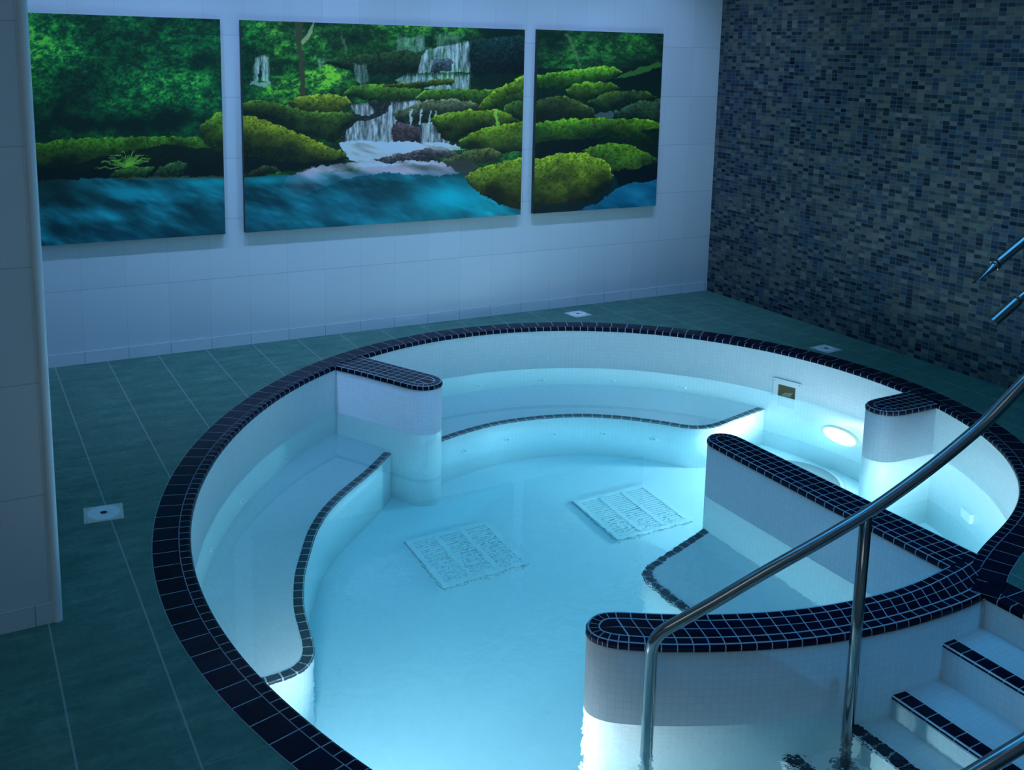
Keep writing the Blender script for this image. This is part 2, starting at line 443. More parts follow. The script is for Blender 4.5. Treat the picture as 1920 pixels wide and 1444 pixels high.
# floor with the pool cut out of it
cut = [ring_c.at(u, 0.10) for u in np.linspace(0.13, ring_c.L, 260)]
cut += [(ST_X + 0.10, 1.0), (ST_X + 0.10, 2.18)]
outer = [(WX0, WY0), (WX1, WY0), (WX1, WY1), (WX0, WY1)]
tri = tessellate_polygon([[Vector((x, y, 0)) for x, y in outer], [Vector((x, y, 0)) for x, y in cut]])
allp = outer + cut
b = MB(); b.v = [(x, y, 0.0) for x, y in allp]
for t in tri:
    a0, a1, a2 = (Vector(allp[k]) for k in t)
    ar = (a1 - a0).cross(a2 - a0)
    if abs(ar) < 1e-9: continue
    b.face(t if ar > 0 else t[::-1])
nv = len(b.v); no = len(outer)
b.v += [(x, y, -0.09) for x, y in allp]
for seg, n0, n1 in ((outer, 0, no), (cut, no, no + len(cut))):
    for k in range(n0, n1):
        k2 = n0 + (k + 1 - n0) % (n1 - n0)
        b.face((k, k2, k2 + nv, k + nv))
for t in list(b.f[:len(tri)]):
    if len(t) == 3: b.face(tuple(k + nv for k in t[::-1]))
b.build('floor', M['floor'], None, 'structure')

# ------------------------------------------------------------------ the pool
pool = thing('spa_pool', 'round sunken spa pool of white mosaic rimmed with navy tiles', 'spa pool')

NOSE_PROF = [(0.046, 0.0), (0.012, 0.0), (0.0045, -0.003), (0.0, -0.010), (0.0, -NOSE)]
def strip(mb, c, u0, u1, prof, m, dz=0.0, dd=0.0, nseg=None, cap=False):
    """sweep a (offset, z) profile along the curve"""
    n = nseg or max(1, int(math.ceil((u1 - u0)/0.05)))
    rows = []
    for u in np.linspace(u0, u1, n + 1):
        r = []
        for d, z in prof:
            x, y = c.at(u, d + dd); r.append((x, y, z + dz))
        rows.append(r)
    i = mb.grid(rows, m, smooth=False)
    if cap:
        k = len(prof)
        mb.face([i + q for q in range(k)], m); mb.face([i + n*k + q for q in range(k)][::-1], m)

def tiles_along(mb, c, prof, pitch, gap=0.0044, u0=0.0, u1=None, raise_=0.0007, m=1):
    u1 = c.L if u1 is None else u1
    n = max(1, int(round((u1 - u0)/pitch))); p = (u1 - u0)/n
    base = [(d + 0.0, z) for d, z in prof]
    up = []
    for k, (d, z) in enumerate(prof):
        if k == 0: up.append((d - gap/2, z + raise_))
        elif z > -0.001: up.append((d, z + raise_))
        else: up.append((d - raise_, z + (raise_ if z > -0.006 else 0.0)))
    strip(mb, c, u0, u1, base, 0)
    for k in range(n):
        a, e = u0 + k*p + gap/2, u0 + (k + 1)*p - gap/2
        strip(mb, c, a, e, up, m)
        # little side walls
        for uu, flip in ((a, False), (e, True)):
            i = len(mb.v)
            for (d, z), (d2, z2) in zip(up, base):
                x, y = c.at(uu, d); mb.v.append((x, y, z)); x, y = c.at(uu, d2 + 0.0005); mb.v.append((x, y, z2 - 0.0005))
            for q in range(len(up) - 1):
                f = (i + 2*q, i + 2*q + 1, i + 2*q + 3, i + 2*q + 2)
                mb.face(f if flip else f[::-1], m)

def flat_prof(d0, d1): return [(d1, 0.0014), (d0, 0.0014)]

# rim: big tiles outside, small bullnose tiles inside
b = MB(); tiles_along(b, ring_c, flat_prof(0.048, 0.147), 0.1035)
b.build('rim_tiles', [M['grout'], M['navy']], pool)
b = MB(); tiles_along(b, ring_c, NOSE_PROF, 0.0535, u0=0.225)
b.build('rim_nosing', [M['grout'], M['navy']], pool)
b = MB()
tiles_along(b, stair_c, [(0.147, 0.0007), (0.048, 0.0007)], 0.1035, u1=1.17)
b.build('stair_head_tiles', [M['grout'], M['navy']], pool)
b = MB(); tiles_along(b, stair_c, NOSE_PROF, 0.0535, u1=1.122)
b.build('stair_head_nosing', [M['grout'], M['navy']], pool)

def wall_strip(mb, c, z0, z1, inset=0.003, u0=0, u1=None, m=0, step=0.03):
    u1 = c.L if u1 is None else u1
    us = np.linspace(u0, u1, max(2, int((u1 - u0)/step)))
    rows, uvs = [], []
    for z in (z1, z0):
        rows.append([(*c.at(u, inset), z) for u in us]); uvs.append([(u, z) for u in us])
    mb.grid(rows, m, uvs=uvs)

def solid_ring(mb, c, z0, z1, thick, inset=0.003, step=0.03):
    us = np.linspace(0, c.L, max(2, int(c.L/step)))
    prof = [(inset, z1), (inset, z0), (thick, z0), (thick, z1)]
    rows, uvs = [], []
    for d, z in prof + prof[:1]:
        rows.append([(*c.at(u, d), z) for u in us]); uvs.append([(u, z if d < thick else z + d) for u in us])
    mb.grid(rows, 0, uvs=uvs)
    n = len(us)

b = MB(); solid_ring(b, ring_c, Z_FLOOR - 0.05, -NOSE + 0.004, 0.10)
b.build('basin_wall', M['pool'], pool)
b = MB(); solid_ring(b, stair_c, Z_FLOOR - 0.05, -NOSE + 0.004, 0.10)
b.build('stairwell_wall', M['pool'], pool)

def prism(mb, loop, z0, z1, m_top=0, m_side=0, side_inset=None):
    """loop: plan polygon (any orientation)"""
    L = [tuple(p) for p in loop]
    ar = sum(L[k][0]*L[(k+1) % len(L)][1] - L[(k+1) % len(L)][0]*L[k][1] for k in range(len(L)))
    if ar < 0: L = L[::-1]
    i = len(mb.v); n = len(L)
    mb.v += [(x, y, z1) for x, y in L] + [(x, y, z0) for x, y in L]
    for t in tessellate_polygon([[Vector((x, y, 0)) for x, y in L]]):
        a0, a1, a2 = (Vector(L[k]) for k in t)
        if (a1 - a0).cross(a2 - a0) < 0: t = t[::-1]
        mb.face([i + k for k in t], m_top, [L[k] for k in t])
        mb.face([i + n + k for k in t[::-1]], m_top, [L[k] for k in t[::-1]])
    u = 0.0
    for k in range(n):
        k2 = (k + 1) % n
        l = math.dist(L[k], L[k2])
        mb.face((i + n + k, i + n + k2, i + k2, i + k), m_side, [(u, z0), (u + l, z0), (u + l, z1), (u, z1)], True)
        u += l

# floor of the basin
b = MB()
floor_loop = [ring_c.at(u, 0.05) for u in np.linspace(0, ring_c.L, 200)] + [(ST_X + 0.05, 1.05), (ST_X + 0.05, 2.25)]
prism(b, floor_loop, Z_FLOOR - 0.08, Z_FLOOR)
b.build('basin_floor', M['pool_faint'], pool)

# dividing walls with tiled coping
def divider(name, c, rows, label, split):
    """c runs root - tip - root; split: arc positions (ua, ub) where the straight flanks meet the rounded tip"""
    mb = MB()
    loop = [c.at(u, 0.003) for u in np.linspace(0, c.L, int(c.L/0.02))]
    prism(mb, loop, Z_FLOOR - 0.02, -NOSE + 0.004)
    w = mb.build(name, M['pool'], pool)
    w['label'] = label
    mb = MB()
    # grout bed under the whole top, just below the tile faces
    bed = [c.at(u, 0.006) for u in np.linspace(0, c.L, int(c.L/0.02))]
    prism(mb, bed, -NOSE, 0.0003, 0, 0)
    tiles_along(mb, c, NOSE_PROF, 0.0545, u0=0, u1=split[0])
    tiles_along(mb, c, NOSE_PROF, 0.036, u0=split[0], u1=split[1])
    tiles_along(mb, c, NOSE_PROF, 0.0545, u0=split[1], u1=c.L)
    # field between the two nosing rows
    D = 0.048
    la = split[0]; lb = c.L - split[1]
    ln = max(la, lb)
    n = int(round(ln/0.054))
    g = 0.0021
    for r in range(rows):
        for k in range(n):
            t0, t1 = k/n, (k + 1)/n
            def P(t, v):
                ax, ay = c.at(la*t, D); bx, by = c.at(c.L - lb*t, D)
                return (ax + (bx - ax)*v, ay + (by - ay)*v, 0.0008)
            wd = math.dist(P(t0, 0), P(t0, 1)) or 1
            gv = g/wd; gt = g/ln
            v0, v1 = r/rows + gv, (r + 1)/rows - gv
            mb.quad(P(t0+gt, v0), P(t0+gt, v1), P(t1-gt, v1), P(t1-gt, v0), 1)
    # rounded end pieces of the field
    tipn = 10
    arc = [c.at(u, D) for u in np.linspace(split[0], split[1], tipn*2 + 1)]
    A = np.array(c.at(la, D)); B = np.array(c.at(c.L - lb, D))
    for r in range(rows):
        v0, v1 = r/rows + 0.02, (r + 1)/rows - 0.02
        pts = []
        i0 = int(round(v0*2*tipn)); i1 = int(round(v1*2*tipn))
        e0 = A + (B - A)*v0; e1 = A + (B - A)*v1
        mid = (A + B)/2
        for k in range(i0, i1 + 1):
            q = np.array(arc[k]); pts.append(tuple(mid + (q - mid)*0.93))
        poly = [tuple(e0)] + pts + [tuple(e1)]
        poly = [tuple(np.array(q) + (np.array(arc[tipn]) - mid)*0.05) for q in poly]
        ar = sum(poly[k][0]*poly[(k+1) % len(poly)][1] - poly[(k+1) % len(poly)][0]*poly[k][1] for k in range(len(poly)))
        if ar < 0: poly = poly[::-1]
        i = len(mb.v); mb.v += [(x, y, 0.0008) for x, y in poly]
        mb.face([i + k for k in range(len(poly))], 1)
    mb.build('coping', [M['grout'], M['navy']], w)
    return w

def near_u(c, p):
    d = np.linalg.norm(c.p - np.array(p), axis=1); return float(c.d[d.argmin()])

divider('divider_wall', fin_c, 2, 'curved wall beside the entry steps', (near_u(fin_c, (1.905, 2.545)), near_u(fin_c, (1.985, 2.731))))
divider('divider_wall', diag_c, 2, 'long straight wall', (near_u(diag_c, (3.342, 3.83)), near_u(diag_c, (3.529, 3.82))))
divider('divider_wall', stubl_c, 3, 'short stub wall on the left', (near_u(stubl_c, (2.52, 5.45)), near_u(stubl_c, (2.31, 5.34))))
divider('divider_wall', stubr_c, 3, 'short stub wall beside the lamp', (near_u(stubr_c, (4.62, 3.735)), near_u(stubr_c, (4.62, 3.948))))

# benches under the water with a dark tiled edge
def bench(edge, back, z, label, pitch=0.064):
    c = Curve(resample(edge, 0.03))
    mb = MB()
    loop = [c.at(u, 0.003) for u in np.linspace(0, c.L, int(c.L/0.03))] + list(back)
    prism(mb, loop, Z_FLOOR - 0.01, z, 1, 0)
    o = mb.build('bench', [M['pool'], M['pool_faint']], pool); o['label'] = label
    mb = MB()
    prof = [(0.047, z + 0.001), (0.010, z + 0.001), (0.003, z - 0.002), (0.0, z - 0.009), (0.0, z - 0.016)]
    n = int(round(c.L/pitch)); p = c.L/n
    strip(mb, c, 0, c.L, prof, 0)
    for k in range(n):
        up = [(d - 0.0008, zz + 0.0008) for d, zz in prof]
        strip(mb, c, k*p + 0.0035, (k + 1)*p - 0.0035, up, 1, cap=True)
    mb.build('edge_tiles', [M['grout'], M['edge_tile']], o)
    return c

def ring_between(p, q, off=0.05, n=40):
    a, e = near_u(ring_c, p), near_u(ring_c, q)
    return [ring_c.at(u, off) for u in np.linspace(a, e, n)]

LB = [(2.245,5.435),(2.075,5.262),(1.925,5.130),(1.795,5.015),(1.660,4.872),(1.535,4.690),(1.435,4.495),(1.357,4.330),(1.302,4.178),(1.264,4.048),(1.242,3.925),(1.226,3.822),(1.206,3.738),(1.180,3.682),(1.140,3.640),(1.085,3.614),(1.028,3.607),(0.96,3.606),(0.72,3.606)]
lb_c = bench(LB, ring_between((0.725, 3.606), (2.12, 5.90)) + [(2.3, 5.7)], Z_BENCH, 'bench along the left side')
BB = [(4.93,5.02),(4.78,5.000),(4.640,4.970),(4.512,4.940),(4.385,4.912),(4.287,4.902),(4.196,4.920),(4.113,4.975),(4.000,5.115),(3.831,5.289),(3.638,5.425),(3.413,5.513),(3.170,5.556),(2.974,5.556),(2.764,5.521),(2.594,5.470),(2.50,5.435)]
bb_c = bench(BB, [(2.40, 5.65)] + ring_between((2.40, 6.02), (4.86, 5.02)), Z_BENCH, 'bench along the back wall')
NS = [(2.80,2.42),(2.785,2.75),(2.772,3.10),(2.768,3.30),(2.764,3.45),(2.762,3.53),(2.775,3.605),(2.815,3.665),(2.901,3.712),(3.069,3.768),(3.200,3.812),(3.345,3.862)]
ns_c = bench(NS, [(3.40, 3.80), (3.40, 2.42), (3.2, 2.32)], Z_NEAR, 'bench between the straight and curved walls')

# entry steps
edges = [3.068, 2.835, 2.64, 2.415, 2.19, 1.965]
zs = [-0.14, -0.283, -0.425, -0.568, -0.71, -0.853]
tags = ['top step', 'second step, just above the water', 'third step, under water']
x_hi = ST_X + 0.02
for k, (x, z) in enumerate(zip(edges, zs)):
    mb = MB()
    y_lo = 1.10 if x > 2.3 else 1.30
    # the tread reaches into the curved wall beside it
    ys = 2.30 if x > 2.55 else 2.42 if x > 2.3 else 2.50
    prism(mb, [(x, y_lo), (x_hi, y_lo), (x_hi, min(ys, 2.30)), (x, ys)], Z_FLOOR - 0.01, z)
    o = mb.build('entry_step', M['pool'], pool)
    if k < 3: o['label'] = tags[k]
    c = Curve(arclen(np_poly([(x, ys), (x, y_lo)]), 0.03))   # travelling south, open side west is on the right
    c.n = -c.n
    mb = MB()
    prof = [(0.062, z + 0.001), (0.008, z + 0.001), (0.0, z - 0.006), (0.0, z - 0.012)]
    n = int(round(c.L/0.057)); p = c.L/n
    strip(mb, c, 0, c.L, prof, 0)
    for q in range(n):
        up = [(d - 0.0008, zz + 0.0008) for d, zz in prof]
        strip(mb, c, q*p + 0.0022, (q + 1)*p - 0.0022, up, 1, cap=True)
    mb.build('nosing', [M['grout'], M['navy']], o)
    x_hi = x + 0.02

# ------------------------------------------------------------------ water
b = MB()
wl = [ring_c.at(u, 0.03) for u in np.linspace(0, ring_c.L, 240)] + [(ST_X + 0.03, 1.07), (ST_X + 0.03, 2.24)]
prism(b, wl, Z_FLOOR - 0.03, Z_WATER)
b.sm = [False]*len(b.sm)
water = b.build('pool_water', M['water'])
tag(water, 'clear blue water filling the spa pool', 'water', kind='stuff')

# ------------------------------------------------------------------ fittings
def frame_on_ring(x, y, z):
    u = near_u(ring_c, (x, y))
    px, py = ring_c.at(u, 0.003)
    ax, ay = ring_c.at(u, 0.103)
    n = Vector((px - ax, py - ay, 0)).normalized()
    return Vector((px, py, z)), n

def frame_on_curve(c, x, y, z):
    u = near_u(c, (x, y)); px, py = c.at(u, 0.003); ax, ay = c.at(u, 0.103)
    return Vector((px, py, z)), Vector((px - ax, py - ay, 0)).normalized()

def lathe(mb, prof, n=32, m=0, smooth=True):
    rows = [[(r*math.cos(a), r*math.sin(a), h) for a in np.linspace(0, 2*math.pi, n, endpoint=False)] for r, h in prof]
    mb.grid(rows, m, closed_u=True, smooth=smooth)

def aim(o, p, n):
    z = n.normalized(); x = Vector((0, 0, 1)).cross(z).normalized() if abs(z.z) < 0.99 else Vector((1, 0, 0))
    y = z.cross(x)
    o.matrix_world = Matrix(((x.x, y.x, z.x, p.x), (x.y, y.y, z.y, p.y), (x.z, y.z, z.z, p.z), (0, 0, 0, 1)))

def underwater_lamp(p, n, label):
    t = thing('underwater_lamp', label, 'pool lamp')
    mb = MB(); lathe(mb, [(0.152, 0.0), (0.152, 0.012), (0.146, 0.018), (0.112, 0.018), (0.106, 0.010), (0.104, 0.0)], 48)
    mb.build('lamp_ring', M['lamp_ring'], t)
    mb = MB(); lathe(mb, [(0.1045, 0.004), (0.085, 0.012), (0.05, 0.018), (0.0005, 0.020)], 40)
    mb.build('lamp_lens', M['lens'], t)
    aim(t, p, n)
    return t
p, n = frame_on_ring(4.958, 4.451, -0.725)
underwater_lamp(p, n, 'glowing round underwater lamp on the pool wall beside the right stub wall')
p, n = frame_on_ring(3.98, 2.60, -0.62)
underwater_lamp(p, n, 'round underwater lamp in the right chamber, on the wall hidden by the rim')
p, n = frame_on_ring(0.81, 2.74, -0.50)
underwater_lamp(p, n, 'round underwater lamp on the near pool wall by the entry')

def wall_jet():
    t = thing('water_jet', '', 'pool jet')
    mb = MB(); lathe(mb, [(0.027, 0.0), (0.026, 0.005), (0.020, 0.007), (0.010, 0.004)], 20); mb.build('jet_ring', M['white_plastic'], t)
    mb = MB(); lathe(mb, [(0.0105, 0.0015), (0.010, 0.005), (0.0005, 0.005)], 16); mb.build('nozzle', M['grey_plastic'], t)
    return t
def dup(root):
    r = root.copy(); C.objects.link(r)
    for ch in list(root.children):
        c = ch.copy(); C.objects.link(c); c.parent = r
    return r
jets = []
back_row = [(3.203,6.175,-0.568),(3.685,6.084,-0.568),(4.138,5.856,-0.568),(4.52,5.504,-0.568)]
left_row = [(1.629,5.526,-0.568),(1.268,5.099,-0.568),(1.009,4.658,-0.568)]
riser = [(2.799,5.528,-0.97),(3.13,5.557,-0.97),(3.443,5.501,-0.97),(3.727,5.361,-0.97),(3.974,5.143,-0.97)]
ordn = ['first', 'second', 'third', 'fourth', 'fifth']
for k, (x, y, z) in enumerate(back_row):
    jets.append((*frame_on_ring(x, y, z), f'small round jet above the back bench, {ordn[k]} from the left', 'jets above the back bench'))
for k, (x, y, z) in enumerate(left_row):
    jets.append((*frame_on_ring(x, y, z), f'small round jet above the left bench, {ordn[k]} from the left stub wall', 'jets above the left bench'))
for k, (x, y, z) in enumerate(riser):
    jets.append((*frame_on_curve(bb_c, x, y, z), f'small round jet low on the back bench front, {ordn[k]} from the left', 'jets in the back bench front'))
j0 = wall_jet()
for k, (p, n, lab, grp) in enumerate(jets):
    j = j0 if k == 0 else dup(j0)
    j['label'] = lab; j['group'] = grp
    aim(j, p, n)

# skimmer in the back right wall
p, n = frame_on_ring(4.868, 4.86, -0.272)
sk = thing('skimmer', 'white framed rectangular skimmer opening at the waterline of the right wall', 'skimmer')
def rect_frame(mb, w, h, t, d0, d1, m=0):
    W2, H2 = w/2, h/2
    mb.box((-W2, -H2, d0), (W2, -H2 + t, d1), m); mb.box((-W2, H2 - t, d0), (W2, H2, d1), m)
    mb.box((-W2, -H2 + t, d0), (-W2 + t, H2 - t, d1), m); mb.box((W2 - t, -H2 + t, d0), (W2, H2 - t, d1), m)
mb = MB(); rect_frame(mb, 0.20, 0.162, 0.036, -0.004, 0.013)
mb.build('face_plate', M['white_plastic'], sk)
mb = MB()
W2, H2 = 0.064, 0.047
q = [(-W2, -H2), (W2, -H2), (W2, H2), (-W2, H2)]
for k in range(4):
    a, e = q[k], q[(k+1) % 4]
    mb.quad((*a, 0.011), (*e, 0.011), (e[0]*0.93, e[1]*0.93, 0.004), (a[0]*0.93, a[1]*0.93, 0.004))
mb.quad((-W2*.93, -H2*.93, 0.004), (W2*.93, -H2*.93, 0.004), (W2*.93, H2*.93, 0.004), (-W2*.93, H2*.93, 0.004))
mb.build('throat', M['throat_shade'], sk)
mb = MB(); mb.v = [(-0.05, -0.036, 0.0045), (0.02, -0.036, 0.0045), (0.045, 0.004, 0.0045), (-0.015, -0.006, 0.0045), (-0.05, -0.036, 0.0065), (0.02, -0.036, 0.0065), (0.045, 0.004, 0.0065), (-0.015, -0.006, 0.0065)]
for f in ((3,2,1,0),(4,5,6,7),(0,1,5,4),(1,2,6,5),(2,3,7,6),(3,0,4,7)): mb.face(f)
mb.build('flap', M['flap'], sk)
for sx in (-1, 1):
    for sy in (-1, 1):
        mb = MB(); lathe(mb, [(0.005, 0.012), (0.004, 0.014), (0.0005, 0.0145)], 12)
        mb.v = [(x + sx*0.088, y + sy*0.068, z) for x, y, z in mb.v]
        mb.build('screw', M['grey_plastic'], sk)
aim(sk, p, n)

# suction fitting in the right chamber
p, n = frame_on_ring(4.79, 3.37, -0.80)
sf = thing('suction_fitting', 'small white square suction fitting under water in the right chamber', 'fitting')
mb = MB(); mb.box((-0.05, -0.06, 0), (0.05, 0.06, 0.02)); mb.build('cover_plate', M['white_plastic'], sf)
mb = MB()
for k in range(4): mb.box((-0.036, -0.042 + k*0.024, 0.02), (0.036, -0.032 + k*0.024, 0.023))
mb.build('louvres', M['white_plastic'], sf)
aim(sf, p, n)

# two square grilles on the basin floor
def grille(loc, rot, label):
    t = thing('floor_grille', label, 'grille', loc, 'grilles on the pool floor')
    mb = MB(); rect_frame(mb, 0.51, 0.50, 0.028, 0.0, 0.022)
    mb.box((-0.095, -0.225, 0.0), (-0.065, 0.225, 0.022)); mb.box((0.065, -0.225, 0.0), (0.095, 0.225, 0.022))
    mb.build('grille_frame', M['white_plastic'], t)
    for cx0, cx1 in ((-0.227, -0.095), (-0.065, 0.065), (0.095, 0.227)):
        mb = MB()
        for k in range(20):
            y = -0.218 + k*0.0225
            mb.box((cx0, y, 0.004), (cx1, y + 0.0165, 0.019))
        mb.build('slat_panel', M['white_plastic'], t)
    mb = MB(); rect_frame(mb, 0.526, 0.516, 0.009, 0.0, 0.004); mb.build('dark_joint', M['grey_plastic'], t)
    t.rotation_euler = (0, 0, rot)
    return t
grille((2.379, 4.687, Z_FLOOR), 0.0, 'square white slatted grille on the pool floor near the left bench')
grille((3.462, 4.650, Z_FLOOR), -0.03, 'square white slatted grille on the pool floor beside the straight wall end')

# round sump lid under the lamp
t = thing('sump_lid', 'round grey drain lid on the pool floor under the lamp', 'drain lid', (4.60, 4.50, Z_FLOOR))
mb = MB(); lathe(mb, [(0.30, 0.0), (0.30, 0.014), (0.292, 0.02), (0.0005, 0.02)], 64); mb.build('lid', M['lid'], t)
mb = MB(); lathe(mb, [(0.335, 0.0), (0.335, 0.008), (0.301, 0.010)], 64); mb.build('lid_ring', M['white_plastic'], t)
# deck outlets
def deck_outlet(loc, rot, label, s=1.0):
    t = thing('deck_outlet', label, 'deck outlet', loc, 'outlets in the floor around the pool')
    mb = MB(); h = 0.077*s
    mb.box((-h, -h, 0.0), (h, h, 0.004)); mb.build('square_plate', M['cream_plastic'], t)
    mb = MB(); lathe(mb, [(0.066*s, 0.004), (0.065*s, 0.007), (0.060*s, 0.009), (0.022*s, 0.010), (0.019*s, 0.006), (0.0005, 0.006)], 40)
    mb.build('round_cover', M['white_plastic'], t)
    mb = MB(); lathe(mb, [(0.0135*s, 0.0065), (0.013*s, 0.008), (0.0005, 0.008)], 20); mb.build('hole_disc', M['dark'], t)  # dark disc standing in for the shaded open hole
    for k in range(4):
        a = math.pi/4 + k*math.pi/2
        mb = MB(); lathe(mb, [(0.0035, 0.004), (0.003, 0.0055), (0.0004, 0.0055)], 10)
        mb.v = [(x + 0.092*s*math.cos(a), y + 0.092*s*math.sin(a), z) for x, y, z in mb.v]
        mb.build('screw', M['grey_plastic'], t)
    t.rotation_euler = (0, 0, rot)
    return t
deck_outlet((0.494, 4.332, 0.0), -0.1, 'square floor outlet with round white cover left of the pool')
deck_outlet((4.120, 6.312, 0.0), 0.1, 'square floor outlet between the pool and the white wall')
deck_outlet((5.166, 4.824, 0.0), 0.1, 'square floor outlet between the pool and the mosaic wall')

# ------------------------------------------------------------------ tubes
def smooth_path(pts, rad, n=8):
    """polyline with filleted corners; rad per corner"""
    P = [Vector(p) for p in pts]; out = [P[0]]
    for k in range(1, len(P) - 1):
        r = rad[k-1] if isinstance(rad, (list, tuple)) else rad
        a = (P[k-1] - P[k]); b_ = (P[k+1] - P[k])
        la, lb = a.length, b_.length; a.normalize(); b_.normalize()
        t = min(r, la*0.49, lb*0.49)
        A, B = P[k] + a*t, P[k] + b_*t
        for s in np.linspace(0, 1, n):
            out.append(A*(1-s)**2 + P[k]*2*s*(1-s) + B*s*s)
    out.append(P[-1])
    return out

def tube(mb, path, r, n=20, m=0, caps=True):
    P = [Vector(p) for p in path]
    t0 = (P[1] - P[0]).normalized()
    ref = Vector((0, 0, 1)) if abs(t0.z) < 0.9 else Vector((1, 0, 0))
    x = ref.cross(t0).normalized(); rows = []
    for k, p in enumerate(P):
        t = (P[min(k+1, len(P)-1)] - P[max(k-1, 0)]).normalized()
        x = (x - t*x.dot(t)).normalized(); y = t.cross(x)
        rr = r[k] if isinstance(r, (list, tuple)) else r
        rows.append([p + (x*math.cos(a) + y*math.sin(a))*rr for a in np.linspace(0, 2*math.pi, n, endpoint=False)])
    i = mb.grid(rows, m, closed_u=True)
    if caps:
        mb.face([i + q for q in range(n)][::-1], m); mb.face([i + (len(P)-1)*n + q for q in range(n)], m)

def fine(path, step=0.03):
    return [Vector(p) for p in arclen(np.array([tuple(p) for p in path]), step)]

RAIL_O = np.array([1.8996, 2.41]); RAIL_D = np.array([0.941, -0.3384])
RAIL_Z = [(0.0, 0.085), (0.20, 0.205), (0.38, 0.306), (0.55, 0.396), (0.709, 0.486), (0.82, 0.560), (0.929, 0.640), (1.03, 0.722), (1.115, 0.798), (1.223, 0.915), (1.34, 1.03), (1.48, 1.09), (1.62, 1.10)]
def rail(dx, dy, label):
    O = RAIL_O + np.array([dx, dy])
    root = thing('handrail', label, 'handrail', (O[0], O[1], 0.0), 'stainless handrails of the entry steps')
    def W(s, z): q = RAIL_D*s; return (q[0], q[1], z)
    sl = [W(s, z) for s, z in RAIL_Z[1:]]
    crv = resample(sl, 0.03)
    head = smooth_path([W(0, -0.86), W(0.0, 0.10), tuple(crv[0])], [0.055], 10)
    tail = smooth_path([tuple(crv[-1]), W(1.80, 1.10), W(1.80, 0.0)], [0.11], 10)
    pth = head + [Vector(p) for p in crv[1:-1]] + tail
    mb = MB(); tube(mb, fine(pth, 0.02), 0.0205, 24)
    mb.build('rail_tube', M['steel'], root)
    mb = MB(); tube(mb, [W(0.709, -0.555), W(0.709, 0.482)], 0.0195, 24)
    mb.build('post', M['steel'], root)
    for nm, s, z in (('post_flange', 0.709, -0.568), ('end_flange', 0.0, -0.853), ('deck_flange', 1.80, 0.0)):
        mb = MB(); lathe(mb, [(0.045, 0.0), (0.044, 0.006), (0.03, 0.012), (0.021, 0.013)], 24)
        q = W(s, z); mb.v = [(x + q[0], y + q[1], zz + q[2]) for x, y, zz in mb.v]
        mb.build(nm, M['steel'], root)
    return root
rail(0, 0, 'stainless steel handrail sloping down past the curved wall')
rail(0, -0.93, 'stainless steel handrail at the lower right corner, on the near side of the steps')

# massage spouts standing on the deck to the right
def spout(flat, pts, base, label, r, tip_len):
    root = thing('massage_spout', label, 'water spout', base)
    B = Vector(base)
    P = [Vector(p) - B for p in pts]
    tip, col = P[0], P[1]
    body = fine(smooth_path(P[1:] , [0.12]*(len(P) - 3), 10), 0.03)
    mb = MB(); tube(mb, body, r, 22); mb.build('pipe', M['steel'], root)
    d = (col - tip).normalized()
    mb = MB(); tube(mb, [col - d*0.006, col + d*0.012], r + 0.004, 22); mb.build('collar', M['steel'], root)
    mb = MB()
    if flat:
        side = Vector((0.25, 0.55, -0.30)); side = (side - d*side.dot(d)).normalized(); th = d.cross(side)
        rows = []
        for t in np.linspace(0, 1, 10):
            c = col.lerp(tip, t); wv = r*(1 + 0.75*t); hv = r*(1 - 0.90*t)
            rows.append([c + side*wv*math.cos(a) + th*hv*math.sin(a) for a in np.linspace(0, 2*math.pi, 24, endpoint=False)])
        mb.grid(rows, closed_u=True)
        mb.build('flat_nozzle', M['steel'], root)
    else:
        R = r + 0.005
        tube(mb, [col, tip], R, 24, caps=False)
        tube(mb, [tip, tip.lerp(col, 0.4)], R - 0.004, 24, caps=True)
        mb.build('round_nozzle', M['steel'], root)
    mb = MB(); lathe(mb, [(0.06, 0.0), (0.058, 0.010), (0.03, 0.018), (r, 0.02)], 28); mb.build('deck_flange', M['steel'], root)
    return root
spout(True, [(4.009,2.911,0.972),(4.098,2.878,1.051),(4.218,2.832,1.160),(4.52,2.72,1.42),(4.86,2.60,1.46),(5.10,2.50,1.15),(5.12,2.49,0.0)], (5.12,2.49,0.0),
      'steel spout with flattened tapering nozzle pointing down over the right chamber', 0.0205, 0.12)
spout(False, [(4.073,2.841,0.799),(4.169,2.806,0.891),(4.203,2.794,0.922),(4.42,2.71,1.12),(4.70,2.60,1.16),(4.93,2.50,0.95),(4.95,2.49,0.0)], (4.95,2.49,0.0),
      'steel spout with round open nozzle, below the flattened one', 0.0195, 0.13)

# ------------------------------------------------------------------ ceiling lamps and the two added fill panels (housings of the lights above)
for k, wx_ in enumerate(WASH_X):
    t = thing('wall_washer', ['first', 'second', 'third', 'fourth', 'fifth'][k] + ' ceiling spot from the pillar, washing the picture wall', 'ceiling lamp', (wx_, 5.42, CEIL_Z), 'spots along the picture wall')
    mb = MB(); lathe(mb, [(0.09, 0.0), (0.09, -0.03), (0.0005, -0.035)], 24); mb.build('housing', M['white_plastic'], t)
for k, (dx_, dy_) in enumerate(DOWNLIGHTS):
    t = thing('downlight', ['small ceiling downlight above the near edge of the pool', 'small ceiling downlight above the entry steps', 'small ceiling downlight above the right chamber', 'small ceiling downlight above the left bench'][k], 'ceiling lamp', (dx_, dy_, CEIL_Z), 'blue downlights')
    mb = MB(); lathe(mb, [(0.12, 0.0), (0.12, -0.02), (0.0005, -0.03)], 28); mb.build('housing', M['white_plastic'], t)
t = thing('fill_panel', 'large square blue fill light panel added over the pool', 'ceiling lamp', (2.8, 2.8, CEIL_Z))
mb = MB(); mb.box((-1.36, -1.36, -0.03), (1.36, 1.36, 0.0)); mb.build('housing', M['white_plastic'], t)
